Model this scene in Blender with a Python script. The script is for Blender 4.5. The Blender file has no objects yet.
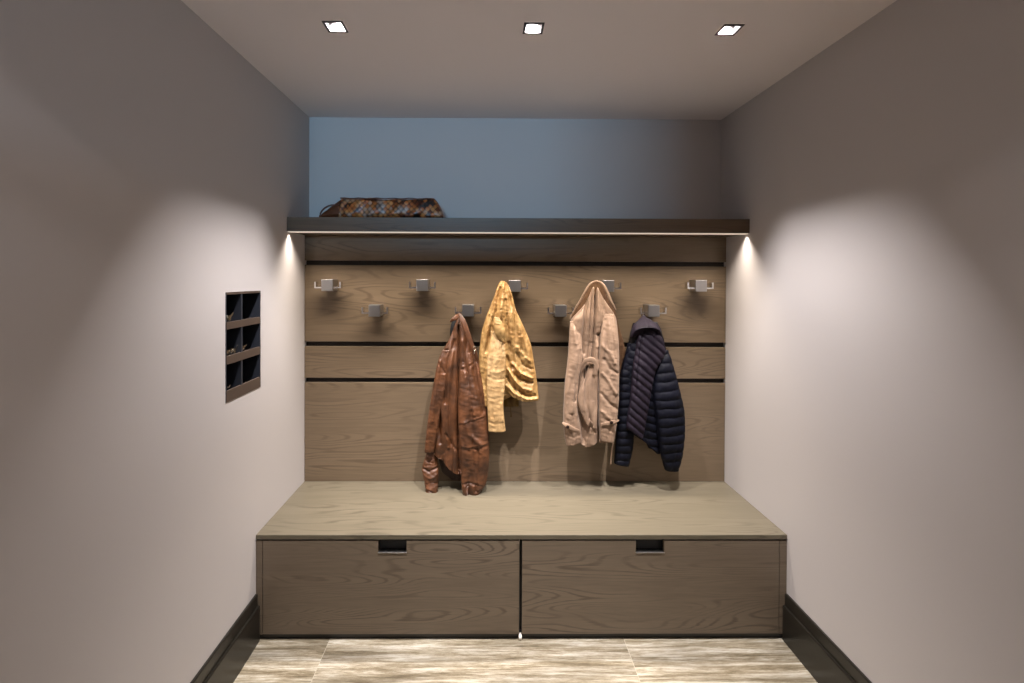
import bpy, bmesh, math, random
import numpy as np
from mathutils import Matrix, Vector

SC = bpy.context.scene
COL = SC.collection
random.seed(4)

# ------------------------------------------------------------------ camera
RX, RY, RZ = -0.00755, -0.00385, -0.00707
SX, SY, CZ, F = -21.58536, -58.83912, 1.54531, 460.0

def rot(rx, ry, rz):
    c, s = math.cos(rx), math.sin(rx); A = np.array([[1,0,0],[0,c,-s],[0,s,c]])
    c, s = math.cos(ry), math.sin(ry); B = np.array([[c,0,s],[0,1,0],[-s,0,c]])
    c, s = math.cos(rz), math.sin(rz); D = np.array([[c,-s,0],[s,c,0],[0,0,1]])
    return D @ B @ A
M = rot(RX, RY, RZ)
cam = bpy.data.cameras.new('camera'); camo = bpy.data.objects.new('camera', cam); COL.objects.link(camo)
cam.sensor_width = 36.0; cam.lens = F/1024*36.0
cam.shift_x = -SX/1024; cam.shift_y = SY/1024
cam.clip_start = 0.02
mw = Matrix(((M[0,0], M[0,2], -M[0,1], 0), (M[1,0], M[1,2], -M[1,1], 0), (M[2,0], M[2,2], -M[2,1], CZ), (0,0,0,1)))
camo.matrix_world = mw
SC.camera = camo

def onY(px, py, Y):
    """world X, Z of the point at depth Y that stands where the photo shows it (numpy friendly)"""
    px = np.asarray(px, float); py = np.asarray(py, float)
    a = (px-512-SX)/F; b = -(py-341.5-SY)/F
    vx = M[0,0]*a+M[0,1]+M[0,2]*b; vy = M[1,0]*a+M[1,1]+M[1,2]*b; vz = M[2,0]*a+M[2,1]+M[2,2]*b
    t = Y/vy
    return vx*t, CZ+vz*t

# ------------------------------------------------------------------ room numbers (metres)
XL, XR = -0.9822, 1.2938
YB, YP, YF, YS = 2.546, 2.479, 1.958, 2.2605
ZC, ZB = 2.433, 0.452
ZS0, ZS1 = 1.777, 1.846
YN = -1.3                      # wall behind the camera

# ------------------------------------------------------------------ materials
def new_mat(name):
    m = bpy.data.materials.new(name); m.use_nodes = True
    nt = m.node_tree; b = nt.nodes['Principled BSDF']
    return m, nt, b
def N(nt, t, **kw):
    n = nt.nodes.new(t)
    for k, v in kw.items():
        if k.startswith('_'): n.inputs[k[1:].replace('_', ' ')].default_value = v
        else: setattr(n, k, v)
    return n
def srgb(r, g, b):
    f = lambda c: ((c/255+0.055)/1.055)**2.4 if c/255 > 0.04045 else c/255/12.92
    return (f(r), f(g), f(b), 1)
def ramp(nt, stops):
    r = nt.nodes.new('ShaderNodeValToRGB'); e = r.color_ramp.elements
    while len(e) < len(stops): e.new(0.5)
    for i, (p, c) in enumerate(stops): e[i].position = p; e[i].color = c
    return r
def plain(name, col, rough=0.5, metal=0.0, bump=0.0, bscale=300, spec=0.5, var=0.0, vscale=3):
    m, nt, b = new_mat(name)
    b.inputs['Base Color'].default_value = col; b.inputs['Roughness'].default_value = rough
    b.inputs['Metallic'].default_value = metal; b.inputs['Specular IOR Level'].default_value = spec
    tc = N(nt, 'ShaderNodeTexCoord')
    if bump:
        n = N(nt, 'ShaderNodeTexNoise', _Scale=bscale, _Detail=3.0); nt.links.new(tc.outputs['Object'], n.inputs['Vector'])
        bp = N(nt, 'ShaderNodeBump', _Strength=bump, _Distance=0.001)
        nt.links.new(n.outputs['Fac'], bp.inputs['Height']); nt.links.new(bp.outputs['Normal'], b.inputs['Normal'])
    if var:
        n2 = N(nt, 'ShaderNodeTexNoise', _Scale=vscale, _Detail=4.0); nt.links.new(tc.outputs['Object'], n2.inputs['Vector'])
        hs = N(nt, 'ShaderNodeHueSaturation'); hs.inputs['Color'].default_value = col
        mr = N(nt, 'ShaderNodeMapRange'); mr.inputs['From Min'].default_value = .3; mr.inputs['From Max'].default_value = .7
        mr.inputs['To Min'].default_value = 1-var; mr.inputs['To Max'].default_value = 1+var
        nt.links.new(n2.outputs['Fac'], mr.inputs['Value']); nt.links.new(mr.outputs['Result'], hs.inputs['Value'])
        nt.links.new(hs.outputs['Color'], b.inputs['Base Color'])
    return m

def wood(name, dark, mid, light, seed=0.0, rough=0.42, axis='x', cath=15.0, lines=0.42):
    """oak veneer, grain along x; contours of a stretched noise give the cathedral figure"""
    m, nt, b = new_mat(name); L = nt.links
    tc = N(nt, 'ShaderNodeTexCoord')
    mp = N(nt, 'ShaderNodeMapping'); mp.inputs['Location'].default_value = (seed, seed*1.7, seed*0.6)
    L.new(tc.outputs['Object'], mp.inputs['Vector'])
    s1 = N(nt, 'ShaderNodeMapping'); s1.inputs['Scale'].default_value = (1.3, 11, 11); L.new(mp.outputs[0], s1.inputs['Vector'])
    n1 = N(nt, 'ShaderNodeTexNoise', _Scale=1.0, _Detail=0.6, _Roughness=0.4, _Distortion=0.0); L.new(s1.outputs[0], n1.inputs['Vector'])
    s2 = N(nt, 'ShaderNodeMapping'); s2.inputs['Scale'].default_value = (6, 130, 130); L.new(mp.outputs[0], s2.inputs['Vector'])
    n2 = N(nt, 'ShaderNodeTexNoise', _Scale=1.0, _Detail=5.0, _Roughness=0.65); L.new(s2.outputs[0], n2.inputs['Vector'])
    s3 = N(nt, 'ShaderNodeMapping'); s3.inputs['Scale'].default_value = (1.3, 14, 14); L.new(mp.outputs[0], s3.inputs['Vector'])
    n3 = N(nt, 'ShaderNodeTexNoise', _Scale=1.0, _Detail=3.0); L.new(s3.outputs[0], n3.inputs['Vector'])
    # ring lines
    mu = N(nt, 'ShaderNodeMath', operation='MULTIPLY'); mu.inputs[1].default_value = cath*6.283; L.new(n1.outputs['Fac'], mu.inputs[0])
    ad = N(nt, 'ShaderNodeMath', operation='MULTIPLY_ADD'); ad.inputs[1].default_value = 4.0; L.new(n2.outputs['Fac'], ad.inputs[0]); L.new(mu.outputs[0], ad.inputs[2])
    sn = N(nt, 'ShaderNodeMath', operation='SINE'); L.new(ad.outputs[0], sn.inputs[0])
    lr = N(nt, 'ShaderNodeMapRange'); lr.inputs['From Min'].default_value = 0.35; lr.inputs['From Max'].default_value = 1.0; L.new(sn.outputs[0], lr.inputs['Value'])
    # lines show only in patches
    pr = N(nt, 'ShaderNodeMapRange'); pr.inputs['From Min'].default_value = 0.40; pr.inputs['From Max'].default_value = 0.62; L.new(n3.outputs['Fac'], pr.inputs['Value'])
    ml = N(nt, 'ShaderNodeMath', operation='MULTIPLY'); L.new(lr.outputs[0], ml.inputs[0]); L.new(pr.outputs[0], ml.inputs[1])
    ml2 = N(nt, 'ShaderNodeMath', operation='MULTIPLY'); ml2.inputs[1].default_value = lines; L.new(ml.outputs[0], ml2.inputs[0])
    rp = ramp(nt, [(0.28, mid), (0.72, light)]); 
    av = N(nt, 'ShaderNodeMath', operation='MULTIPLY_ADD'); av.inputs[1].default_value = 0.5; L.new(n2.outputs['Fac'], av.inputs[0])
    hv = N(nt, 'ShaderNodeMath', operation='MULTIPLY'); hv.inputs[1].default_value = 0.5; L.new(n3.outputs['Fac'], hv.inputs[0]); L.new(hv.outputs[0], av.inputs[2])
    L.new(av.outputs[0], rp.inputs['Fac'])
    mx = N(nt, 'ShaderNodeMix', data_type='RGBA'); L.new(ml2.outputs[0], mx.inputs[0]); L.new(rp.outputs[0], mx.inputs[6]); mx.inputs[7].default_value = dark
    L.new(mx.outputs[2], b.inputs['Base Color'])
    bp = N(nt, 'ShaderNodeBump', _Strength=0.15, _Distance=0.0006); L.new(n2.outputs['Fac'], bp.inputs['Height']); L.new(bp.outputs[0], b.inputs['Normal'])
    b.inputs['Roughness'].default_value = rough; b.inputs['Specular IOR Level'].default_value = 0.35
    return m

W_D, W_M, W_L = srgb(56,44,33), srgb(99,84,66), srgb(119,102,82)
m_wood_panel = [wood('oak_panel_%s' % 'abcd'[i], W_D, W_M, W_L, seed=s) for i, s in enumerate((3.1, 7.7, 12.3, 18.9))]
m_wood_top = wood('oak_bench_top', srgb(58,51,40), srgb(91,84,69), srgb(107,99,83), seed=31.3, rough=0.38, lines=.5)
m_wood_drawer = [wood('oak_drawer_a', srgb(54,44,34), srgb(98,86,72), srgb(122,108,92), seed=41.3, lines=.5, cath=21.0),
                 wood('oak_drawer_b', srgb(54,44,34), srgb(98,86,72), srgb(122,108,92), seed=57.9, lines=.5, cath=21.0)]
m_wood_shelf = wood('oak_shelf', srgb(56,42,30), srgb(88,70,54), srgb(102,84,66), seed=71.3)
m_black = plain('black_laminate', srgb(16,13,12), 0.6)
m_back = plain('dark_backing', srgb(34,27,22), 0.7)
m_kick = plain('dark_kick', srgb(30,26,25), 0.35)
m_base = plain('espresso_skirting', srgb(32,29,24), 0.3, bump=.1, bscale=60)
m_wall = plain('wall_paint', srgb(190,184,181), 0.62, bump=0.12, bscale=420, spec=.4)
m_ceil = plain('ceiling_paint', srgb(234,227,226), 0.8, bump=0.1, bscale=400, spec=.25)
m_nickel = plain('brushed_nickel', srgb(170,168,166), 0.33, 1.0, bump=.1, bscale=500)
m_chrome = plain('polished_metal', srgb(215,213,210), 0.16, 1.0)
m_steel_dark = plain('dark_trim_metal', srgb(70,66,66), 0.35, 0.8)

def floor_mat():
    m, nt, b = new_mat('vein_cut_travertine_tile'); L = nt.links
    tc = N(nt, 'ShaderNodeTexCoord')
    sep = N(nt, 'ShaderNodeSeparateXYZ'); L.new(tc.outputs['Object'], sep.inputs[0])
    # tile id along x (1.26 m long tiles), rows 0.6 m
    tx = N(nt, 'ShaderNodeMath', operation='MULTIPLY_ADD'); tx.inputs[1].default_value = 1/1.262; tx.inputs[2].default_value = 0.53; L.new(sep.outputs[0], tx.inputs[0])
    fl = N(nt, 'ShaderNodeMath', operation='FLOOR'); L.new(tx.outputs[0], fl.inputs[0])
    fr = N(nt, 'ShaderNodeMath', operation='FRACT'); L.new(tx.outputs[0], fr.inputs[0])
    ty = N(nt, 'ShaderNodeMath', operation='MULTIPLY_ADD'); ty.inputs[1].default_value = 1/0.6; ty.inputs[2].default_value = 0.68; L.new(sep.outputs[1], ty.inputs[0])
    fry = N(nt, 'ShaderNodeMath', operation='FRACT'); L.new(ty.outputs[0], fry.inputs[0])
    fly = N(nt, 'ShaderNodeMath', operation='FLOOR'); L.new(ty.outputs[0], fly.inputs[0])
    idv = N(nt, 'ShaderNodeMath', operation='MULTIPLY_ADD'); idv.inputs[1].default_value = 3.7; L.new(fl.outputs[0], idv.inputs[0]); L.new(fly.outputs[0], idv.inputs[2])
    off = N(nt, 'ShaderNodeCombineXYZ'); L.new(idv.outputs[0], off.inputs[2])
    of2 = N(nt, 'ShaderNodeVectorMath', operation='SCALE'); of2.inputs['Scale'].default_value = 3.3; L.new(off.outputs[0], of2.inputs[0])
    def noise(sc, det, rough=.6, dist=0.0):
        mp = N(nt, 'ShaderNodeMapping'); mp.inputs['Scale'].default_value = sc; mp.inputs['Rotation'].default_value = (0, 0, .02); L.new(tc.outputs['Object'], mp.inputs['Vector'])
        va = N(nt, 'ShaderNodeVectorMath', operation='ADD'); L.new(mp.outputs[0], va.inputs[0]); L.new(of2.outputs[0], va.inputs[1])
        n = N(nt, 'ShaderNodeTexNoise', _Scale=1.0, _Detail=det, _Roughness=rough, _Distortion=dist); L.new(va.outputs[0], n.inputs['Vector']); return n
    a = noise((2.4, 44, 1), 12, .78, .5); c = noise((14, 110, 1), 8, .85)
    g = noise((1.4, 9, 1), 3, .5, .3)
    s = N(nt, 'ShaderNodeMath', operation='MULTIPLY_ADD'); s.inputs[1].default_value = .33; L.new(c.outputs['Fac'], s.inputs[0])
    h = N(nt, 'ShaderNodeMath', operation='MULTIPLY'); h.inputs[1].default_value = .67; L.new(a.outputs['Fac'], h.inputs[0]); L.new(h.outputs[0], s.inputs[2])
    r = ramp(nt, [(.40, srgb(94,84,67)), (.462, srgb(132,122,103)), (.51, srgb(160,152,135)), (.58, srgb(196,193,184))]); L.new(s.outputs[0], r.inputs['Fac'])
    r2 = ramp(nt, [(.35, srgb(168,160,146)), (.65, srgb(255,250,240))]); L.new(g.outputs['Fac'], r2.inputs['Fac'])
    mx = N(nt, 'ShaderNodeMix', data_type='RGBA', blend_type='MULTIPLY'); mx.inputs[0].default_value = .8
    L.new(r.outputs[0], mx.inputs[6]); L.new(r2.outputs[0], mx.inputs[7])
    # joints
    def joint(fn, w):
        d = N(nt, 'ShaderNodeMath', operation='LESS_THAN'); d.inputs[1].default_value = w; L.new(fn.outputs[0], d.inputs[0]); return d
    j1 = joint(fr, .0014); j2 = joint(fry, .003)
    jm = N(nt, 'ShaderNodeMath', operation='MAXIMUM'); L.new(j1.outputs[0], jm.inputs[0]); L.new(j2.outputs[0], jm.inputs[1])
    mj = N(nt, 'ShaderNodeMix', data_type='RGBA'); L.new(jm.outputs[0], mj.inputs[0]); L.new(mx.outputs[2], mj.inputs[6]); mj.inputs[7].default_value = srgb(176,168,150)
    L.new(mj.outputs[2], b.inputs['Base Color'])
    bp = N(nt, 'ShaderNodeBump', _Strength=.25, _Distance=.001); L.new(s.outputs[0], bp.inputs['Height']); L.new(bp.outputs[0], b.inputs['Normal'])
    b.inputs['Roughness'].default_value = .38
    return m
m_floor = floor_mat()

def cloth_mat(name, col, col2, rough, bump=.4, bscale=60, sheen=0.0, spec=.4, coat=0.0):
    m, nt, b = new_mat(name); L = nt.links
    tc = N(nt, 'ShaderNodeTexCoord')
    n = N(nt, 'ShaderNodeTexNoise', _Scale=14.0, _Detail=6.0, _Roughness=.62); L.new(tc.outputs['Object'], n.inputs['Vector'])
    r = ramp(nt, [(.34, col2), (.62, col)]); L.new(n.outputs['Fac'], r.inputs['Fac']); L.new(r.outputs[0], b.inputs['Base Color'])
    n2 = N(nt, 'ShaderNodeTexNoise', _Scale=bscale, _Detail=5.0, _Roughness=.6); L.new(tc.outputs['Object'], n2.inputs['Vector'])
    bp = N(nt, 'ShaderNodeBump', _Strength=bump, _Distance=.004); L.new(n2.outputs['Fac'], bp.inputs['Height']); L.new(bp.outputs[0], b.inputs['Normal'])
    b.inputs['Roughness'].default_value = rough; b.inputs['Sheen Weight'].default_value = sheen; b.inputs['Specular IOR Level'].default_value = spec
    b.inputs['Coat Weight'].default_value = coat; b.inputs['Coat Roughness'].default_value = .4
    return m
m_brown = cloth_mat('brown_leather', srgb(94,57,32), srgb(56,34,20), .5, .2, 60, spec=.4)
m_brown_dark = plain('brown_hem_shade_and_loop', srgb(52,34,24), .7)  # dark brown of the stand-in hem shadow sheet and the hanging loop
m_yellow = cloth_mat('golden_suede_leather', srgb(170,135,84), srgb(136,100,54), .5, .45, 70, spec=.4)
m_yellow_pale = cloth_mat('pale_golden_leather', srgb(176,144,100), srgb(150,117,74), .48, .35, 60, spec=.4)
m_yellow_in = cloth_mat('mustard_lining', srgb(120,92,30), srgb(90,66,22), .6)
m_trench = cloth_mat('beige_cotton_gabardine', srgb(142,116,94), srgb(122,98,78), .62, .25, 60, sheen=.1, spec=.35)
m_trench_in = cloth_mat('tan_coat_lining', srgb(92,64,38), srgb(72,48,28), .75)
m_navy = cloth_mat('navy_nylon', srgb(11,12,22), srgb(7,8,15), .6, .2, 80, spec=.12)
m_plum = cloth_mat('plum_grey_nylon', srgb(34,27,36), srgb(25,20,28), .6, .2, 80, spec=.14)
m_dark_in = plain('black_lining', srgb(10,9,12), .7)
m_button = plain('dark_horn_button', srgb(34,22,18), .3)
m_org = plain('taupe_laminate', srgb(76,63,54), .5)
m_org_side = plain('slate_laminate', srgb(40,43,51), .45)
m_org_in = plain('black_laminate_inside', srgb(22,22,25), .5)
m_strip = plain('frosted_diffuser', srgb(220,205,185), .5)
_b = m_strip.node_tree.nodes['Principled BSDF']; _b.inputs['Emission Color'].default_value = (1.0, .84, .68, 1); _b.inputs['Emission Strength'].default_value = .45
m_lamp = plain('lamp_glass', (1,1,1,1), .3)
_b = m_lamp.node_tree.nodes['Principled BSDF']; _b.inputs['Emission Color'].default_value = (1.0, .95, .93, 1); _b.inputs['Emission Strength'].default_value = 40

def bag_mat():
    m, nt, b = new_mat('woven_snake_pattern_leather'); L = nt.links
    tc = N(nt, 'ShaderNodeTexCoord')
    mp = N(nt, 'ShaderNodeMapping'); mp.inputs['Scale'].default_value = (54, 54, 46); mp.inputs['Rotation'].default_value = (0, math.radians(45), 0); L.new(tc.outputs['Object'], mp.inputs['Vector'])
    v = N(nt, 'ShaderNodeTexVoronoi', _Scale=1.0, _Randomness=.25); L.new(mp.outputs[0], v.inputs['Vector'])
    mp2 = N(nt, 'ShaderNodeMapping'); mp2.inputs['Rotation'].default_value = (0, math.radians(38), 0); mp2.inputs['Scale'].default_value = (4, 12, 14); L.new(tc.outputs['Object'], mp2.inputs['Vector'])
    n = N(nt, 'ShaderNodeTexNoise', _Scale=1.0, _Detail=2.0); L.new(mp2.outputs[0], n.inputs['Vector'])
    sp = N(nt, 'ShaderNodeSeparateColor'); L.new(v.outputs['Color'], sp.inputs[0])
    ad = N(nt, 'ShaderNodeMath', operation='MULTIPLY_ADD'); ad.inputs[1].default_value = .28; ad.inputs[2].default_value = -.14; L.new(sp.outputs[0], ad.inputs[0])
    a2 = N(nt, 'ShaderNodeMath', operation='ADD'); L.new(ad.outputs[0], a2.inputs[0]); L.new(n.outputs['Fac'], a2.inputs[1])
    r = ramp(nt, [(.30, srgb(24,14,10)), (.42, srgb(96,44,18)), (.50, srgb(176,96,44)), (.58, srgb(190,128,70)), (.70, srgb(168,140,124))]); L.new(a2.outputs[0], r.inputs['Fac'])
    dr = ramp(nt, [(.35, (1,1,1,1)), (.75, (.12,.08,.06,1))]); L.new(v.outputs['Distance'], dr.inputs['Fac'])
    mx = N(nt, 'ShaderNodeMix', data_type='RGBA', blend_type='MULTIPLY'); mx.inputs[0].default_value = .9; L.new(r.outputs[0], mx.inputs[6]); L.new(dr.outputs[0], mx.inputs[7])
    L.new(mx.outputs[2], b.inputs['Base Color'])
    bp = N(nt, 'ShaderNodeBump', _Strength=.6, _Distance=.003); bp.invert = True; L.new(v.outputs['Distance'], bp.inputs['Height']); L.new(bp.outputs[0], b.inputs['Normal'])
    b.inputs['Roughness'].default_value = .38
    return m
m_bag = bag_mat()
m_bag_leather = plain('tan_brown_leather_strap', srgb(92,48,24), .4, bump=.3, bscale=120)

# ------------------------------------------------------------------ helpers
def link(name, bm, mat, parent=None, smooth=False, loc=None):
    me = bpy.data.meshes.new(name)
    bmesh.ops.recalc_face_normals(bm, faces=bm.faces)
    bm.to_mesh(me); bm.free()
    o = bpy.data.objects.new(name, me); COL.objects.link(o)
    me.materials.append(mat)
    if smooth:
        for p in me.polygons: p.use_smooth = True
    if parent is not None:
        o.parent = parent
        o.matrix_parent_inverse = Matrix.Translation(-parent.location)
    return o
def recentre(o, c):
    c = Vector(c); o.data.transform(Matrix.Translation(-c)); o.location = c
def tag(o, label=None, cat=None, group=None, kind=None):
    if label: o['label'] = label
    if cat: o['category'] = cat
    if group: o['group'] = group
    if kind: o['kind'] = kind
    return o
def empty(name, loc, label, cat, group=None):
    o = bpy.data.objects.new(name, None); COL.objects.link(o); o.location = loc; o.empty_display_size = .05
    return tag(o, label, cat, group)
def box(bm, x0, x1, y0, y1, z0, z1, bev=0.0, seg=2):
    r = bmesh.ops.create_cube(bm, size=1.0)
    vs = r['verts']
    for v in vs:
        v.co = Vector(((x0+x1)/2+v.co.x*(x1-x0), (y0+y1)/2+v.co.y*(y1-y0), (z0+z1)/2+v.co.z*(z1-z0)))
    if bev:
        es = list({e for v in vs for e in v.link_edges})
        bmesh.ops.bevel(bm, geom=es, offset=bev, segments=seg, affect='EDGES', profile=.5)
def bx(name, mat, x0, x1, y0, y1, z0, z1, parent=None, bev=0.0, kind=None):
    bm = bmesh.new(); box(bm, x0, x1, y0, y1, z0, z1, bev)
    o = link(name, bm, mat, parent)
    if kind: o['kind'] = kind
    return o
def prism(bm, poly, axis, a, b):
    """extrude 2D poly along axis between a and b; poly coords are the other two axes in order"""
    def P(u, v, w):
        return {'x': (w, u, v), 'y': (u, w, v), 'z': (u, v, w)}[axis]
    A = [bm.verts.new(P(u, v, a)) for u, v in poly]; B = [bm.verts.new(P(u, v, b)) for u, v in poly]
    n = len(poly)
    bm.faces.new(A); bm.faces.new(B[::-1])
    for i in range(n): bm.faces.new((A[i], A[(i+1) % n], B[(i+1) % n], B[i]))
def cyl(bm, c, r, h, axis='z', n=24):
    poly = [(r*math.cos(2*math.pi*i/n), r*math.sin(2*math.pi*i/n)) for i in range(n)]
    if axis == 'z': prism(bm, [(c[0]+u, c[1]+v) for u, v in poly], 'z', c[2]-h/2, c[2]+h/2)
    if axis == 'y': prism(bm, [(c[0]+u, c[2]+v) for u, v in poly], 'y', c[1]-h/2, c[1]+h/2)
    if axis == 'x': prism(bm, [(c[1]+u, c[2]+v) for u, v in poly], 'x', c[0]-h/2, c[0]+h/2)
def tubepath(bm, pts, r, n=10, closed=False):
    pts = [Vector(p) for p in pts]; k = len(pts); rings = []
    up0 = Vector((0.13, .2, 1)).normalized()
    for i, p in enumerate(pts):
        if closed: t = pts[(i+1) % k]-pts[i-1]
        else: t = pts[min(i+1, k-1)]-pts[max(i-1, 0)]
        t.normalize(); s = t.cross(up0)
        if s.length < .05: s = t.cross(Vector((1, 0, 0)))
        s.normalize(); u = s.cross(t)
        rr = r[i] if isinstance(r, (list, tuple)) else r
        rings.append([bm.verts.new(p+(s*math.cos(2*math.pi*j/n)+u*math.sin(2*math.pi*j/n))*rr) for j in range(n)])
    m = k if closed else k-1
    for i in range(m):
        A, B = rings[i], rings[(i+1) % k]
        for j in range(n): bm.faces.new((A[j], A[(j+1) % n], B[(j+1) % n], B[j]))
    if not closed: bm.faces.new(rings[0][::-1]); bm.faces.new(rings[-1])

# ------------------------------------------------------------------ ROOM SHELL
T = 0.12
NY0, NY1, NZ0, NZ1 = 1.733, 2.0, 1.075, 1.492      # organiser opening in the left wall
o = bx('floor', m_floor, XL-T, XR+T, YN-T, YB+T, -.1, 0, kind='structure')
# ceiling with three square cut-outs for the downlights
LX = [-.538, .160, .855]; LY = 1.631; LH = .0355
bm = bmesh.new()
xs = [XL-T]
for x in LX: xs += [x-LH, x+LH]
xs.append(XR+T); ys = [YN-T, LY-LH, LY+LH, YB+T]
for i in range(len(xs)-1):
    for j in range(3):
        if j == 1 and i % 2 == 1: continue
        box(bm, xs[i], xs[i+1], ys[j], ys[j+1], ZC, ZC+.2)
bmesh.ops.remove_doubles(bm, verts=bm.verts, dist=1e-5)
link('ceiling', bm, m_ceil)['kind'] = 'structure'
bm = bmesh.new()
for (y0, y1, z0, z1) in ((YN-T, NY0, -.1, ZC+.2), (NY1, YB+T, -.1, ZC+.2), (NY0, NY1, -.1, NZ0), (NY0, NY1, NZ1, ZC+.2)):
    box(bm, XL-T, XL, y0, y1, z0, z1)
bmesh.ops.remove_doubles(bm, verts=bm.verts, dist=1e-5)
link('wall_left', bm, m_wall)['kind'] = 'structure'
bx('wall_right', m_wall, XR, XR+T, YN-T, YB+T, -.1, ZC+.2, kind='structure')
bx('wall_back', m_wall, XL, XR, YB, YB+T, -.1, ZC+.2, kind='structure')
bm = bmesh.new()                                   # wall behind the camera with a high clerestory window
DX0, DX1, DZ0, DZ1 = -.90, .10, 1.93, 2.40
box(bm, XL, DX0, YN-T, YN, -.1, ZC+.2); box(bm, DX1, XR, YN-T, YN, -.1, ZC+.2); box(bm, DX0, DX1, YN-T, YN, DZ1, ZC+.2); box(bm, DX0, DX1, YN-T, YN, -.1, DZ0)
bmesh.ops.remove_doubles(bm, verts=bm.verts, dist=1e-5)
link('wall_front', bm, m_wall)['kind'] = 'structure'
# stepped skirting boards, up to the bench
def skirting(name, xw, s):
    prof = [(xw, 0), (xw+s*.0185, 0), (xw+s*.0185, .146), (xw+s*.0165, .150), (xw+s*.0095, .150), (xw+s*.0095, .196), (xw+s*.007, .2), (xw, .2)]
    bm = bmesh.new(); prism(bm, prof, 'y', YN, YF-.001)
    link(name, bm, m_base)['kind'] = 'structure'
skirting('baseboard_left', XL, 1); skirting('baseboard_right', XR, -1)

# ------------------------------------------------------------------ WALL PANEL
g = .004
panel = empty('wall_panel', (0.156, YP, ZB), 'grey-brown oak wall panelling of four horizontal boards behind the coats, between bench and shelf', 'wall panel')
bx('backing_board', m_back, XL+.001, XR-.001, YP+.026, YB-.0005, ZB+.0005, ZS0-.001, panel)
for i, (z0, z1) in enumerate(((ZB+.001, .986), (1.0105, 1.180), (1.206, 1.6185), (1.643, ZS0-.001))):
    bx('board', m_wood_panel[i], XL+.002, XR-.002, YP, YP+.0255, z0, z1, panel, bev=.0015)

# ------------------------------------------------------------------ SHELF with light strip
shelf = empty('wall_shelf', (.156, YS, ZS0), 'long dark oak wall shelf with a light strip along its lower front edge', 'shelf')
bm = bmesh.new()
# board profile with a groove for the strip
prof = [(YS, ZS0), (YS, ZS1), (YB-.001, ZS1), (YB-.001, ZS0+.0), (YS+.042, ZS0), (YS+.042, ZS0+.006), (YS+.006, ZS0+.006), (YS+.006, ZS0)]
prism(bm, prof, 'x', XL+.001, XR-.001)
link('shelf_board', bm, m_wood_shelf, shelf)
bx('light_strip', m_strip, XL+.004, XR-.004, YS+.008, YS+.040, ZS0-.004, ZS0+.0055, shelf)

# ------------------------------------------------------------------ BENCH
bench = empty('storage_bench', (.156, YF, 0), 'long oak storage bench with two wide drawers filling the alcove under the coats', 'bench')
bx('bench_top', m_wood_top, XL+.001, XR-.001, YF, YP+.024, ZB-.0195, ZB, bench, bev=.0012)
bx('end_panel', m_wood_drawer[0], XL+.001, -.9545, YF+.002, YP, 0.024, ZB-.026, bench)
bx('end_panel', m_wood_drawer[1], 1.2625, XR-.001, YF+.002, YP, 0.024, ZB-.026, bench)
bx('kickboard', m_kick, XL+.003, XR-.003, YF+.012, YF+.03, 0.0, .026, bench)
bx('carcass', m_black, XL+.002, XR-.002, YF+.028, YP, .026, ZB-.020, bench)
def drawer(x0, x1, h0, h1, mat, z0=.026, z1=.4255, hz=.376):
    bm = bmesh.new()
    prism(bm, [(x0, z0), (x1, z0), (x1, z1), (h1, z1), (h1, hz), (h0, hz), (h0, z1), (x0, z1)], 'y', YF+.001, YF+.021)
    d = link('drawer', bm, mat, bench)
    bm = bmesh.new(); box(bm, h0-.001, h1+.001, YF-.0008, YF+.020, hz-.003, hz+.0012, .0004, 1)
    e = link('pull_lip', bm, m_nickel); e.parent = d; e['label'] = 'thin pale metal lip under the finger pull'
    return d
drawer(-.9515, .1420, -.4617, -.3400, m_wood_drawer[0]); drawer(.1545, 1.2595, .6420, .7648, m_wood_drawer[1])
bm = bmesh.new(); cyl(bm, (.1475, YF+.004, .011), .010, .012, 'x', 20); box(bm, .143, .152, YF+.004, YF+.014, .010, .024)
link('glide', bm, plain('white_plastic', srgb(230,225,215), .5), bench)

# ------------------------------------------------------------------ KEY ORGANISER in the left wall
org = empty('wall_organizer', (XL, (NY0+NY1)/2, NZ0), 'recessed dark pigeonhole key organizer with six slots set into the left wall', 'organizer')
D = .10; e = .0006
bx('back_panel', m_org_in, XL-D, XL-D+.004, NY0+e, NY1-e, NZ0+e, NZ1-e, org)
for (y0, y1) in ((NY0+e, NY0+.006), (NY1-.006, NY1-e)):
    bx('side_panel', m_org_side, XL-D+.004, XL+.001, y0, y1, NZ0+e, NZ1-e, org)
bx('top_panel', m_org, XL-D+.004, XL+.001, NY0+.006, NY1-.006, NZ1-.009, NZ1-e, org)
bx('divider', m_org_side, XL-D+.004, XL, 1.8435, 1.8545, NZ0+.004, NZ1-.009, org)
for z0, z1, l1 in ((NZ0+e, 1.081, 1.119), (1.218, 1.224, 1.250), (1.351, 1.357, 1.379)):
    bx('slot_shelf', m_org_in, XL-D+.004, XL-.006, NY0+.006, NY1-.006, z0, z1, org)
    bx('slot_lip', m_org, XL-.006, XL+.002, NY0+.004, NY1-.004, z0, l1, org, bev=.0005)

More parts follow.
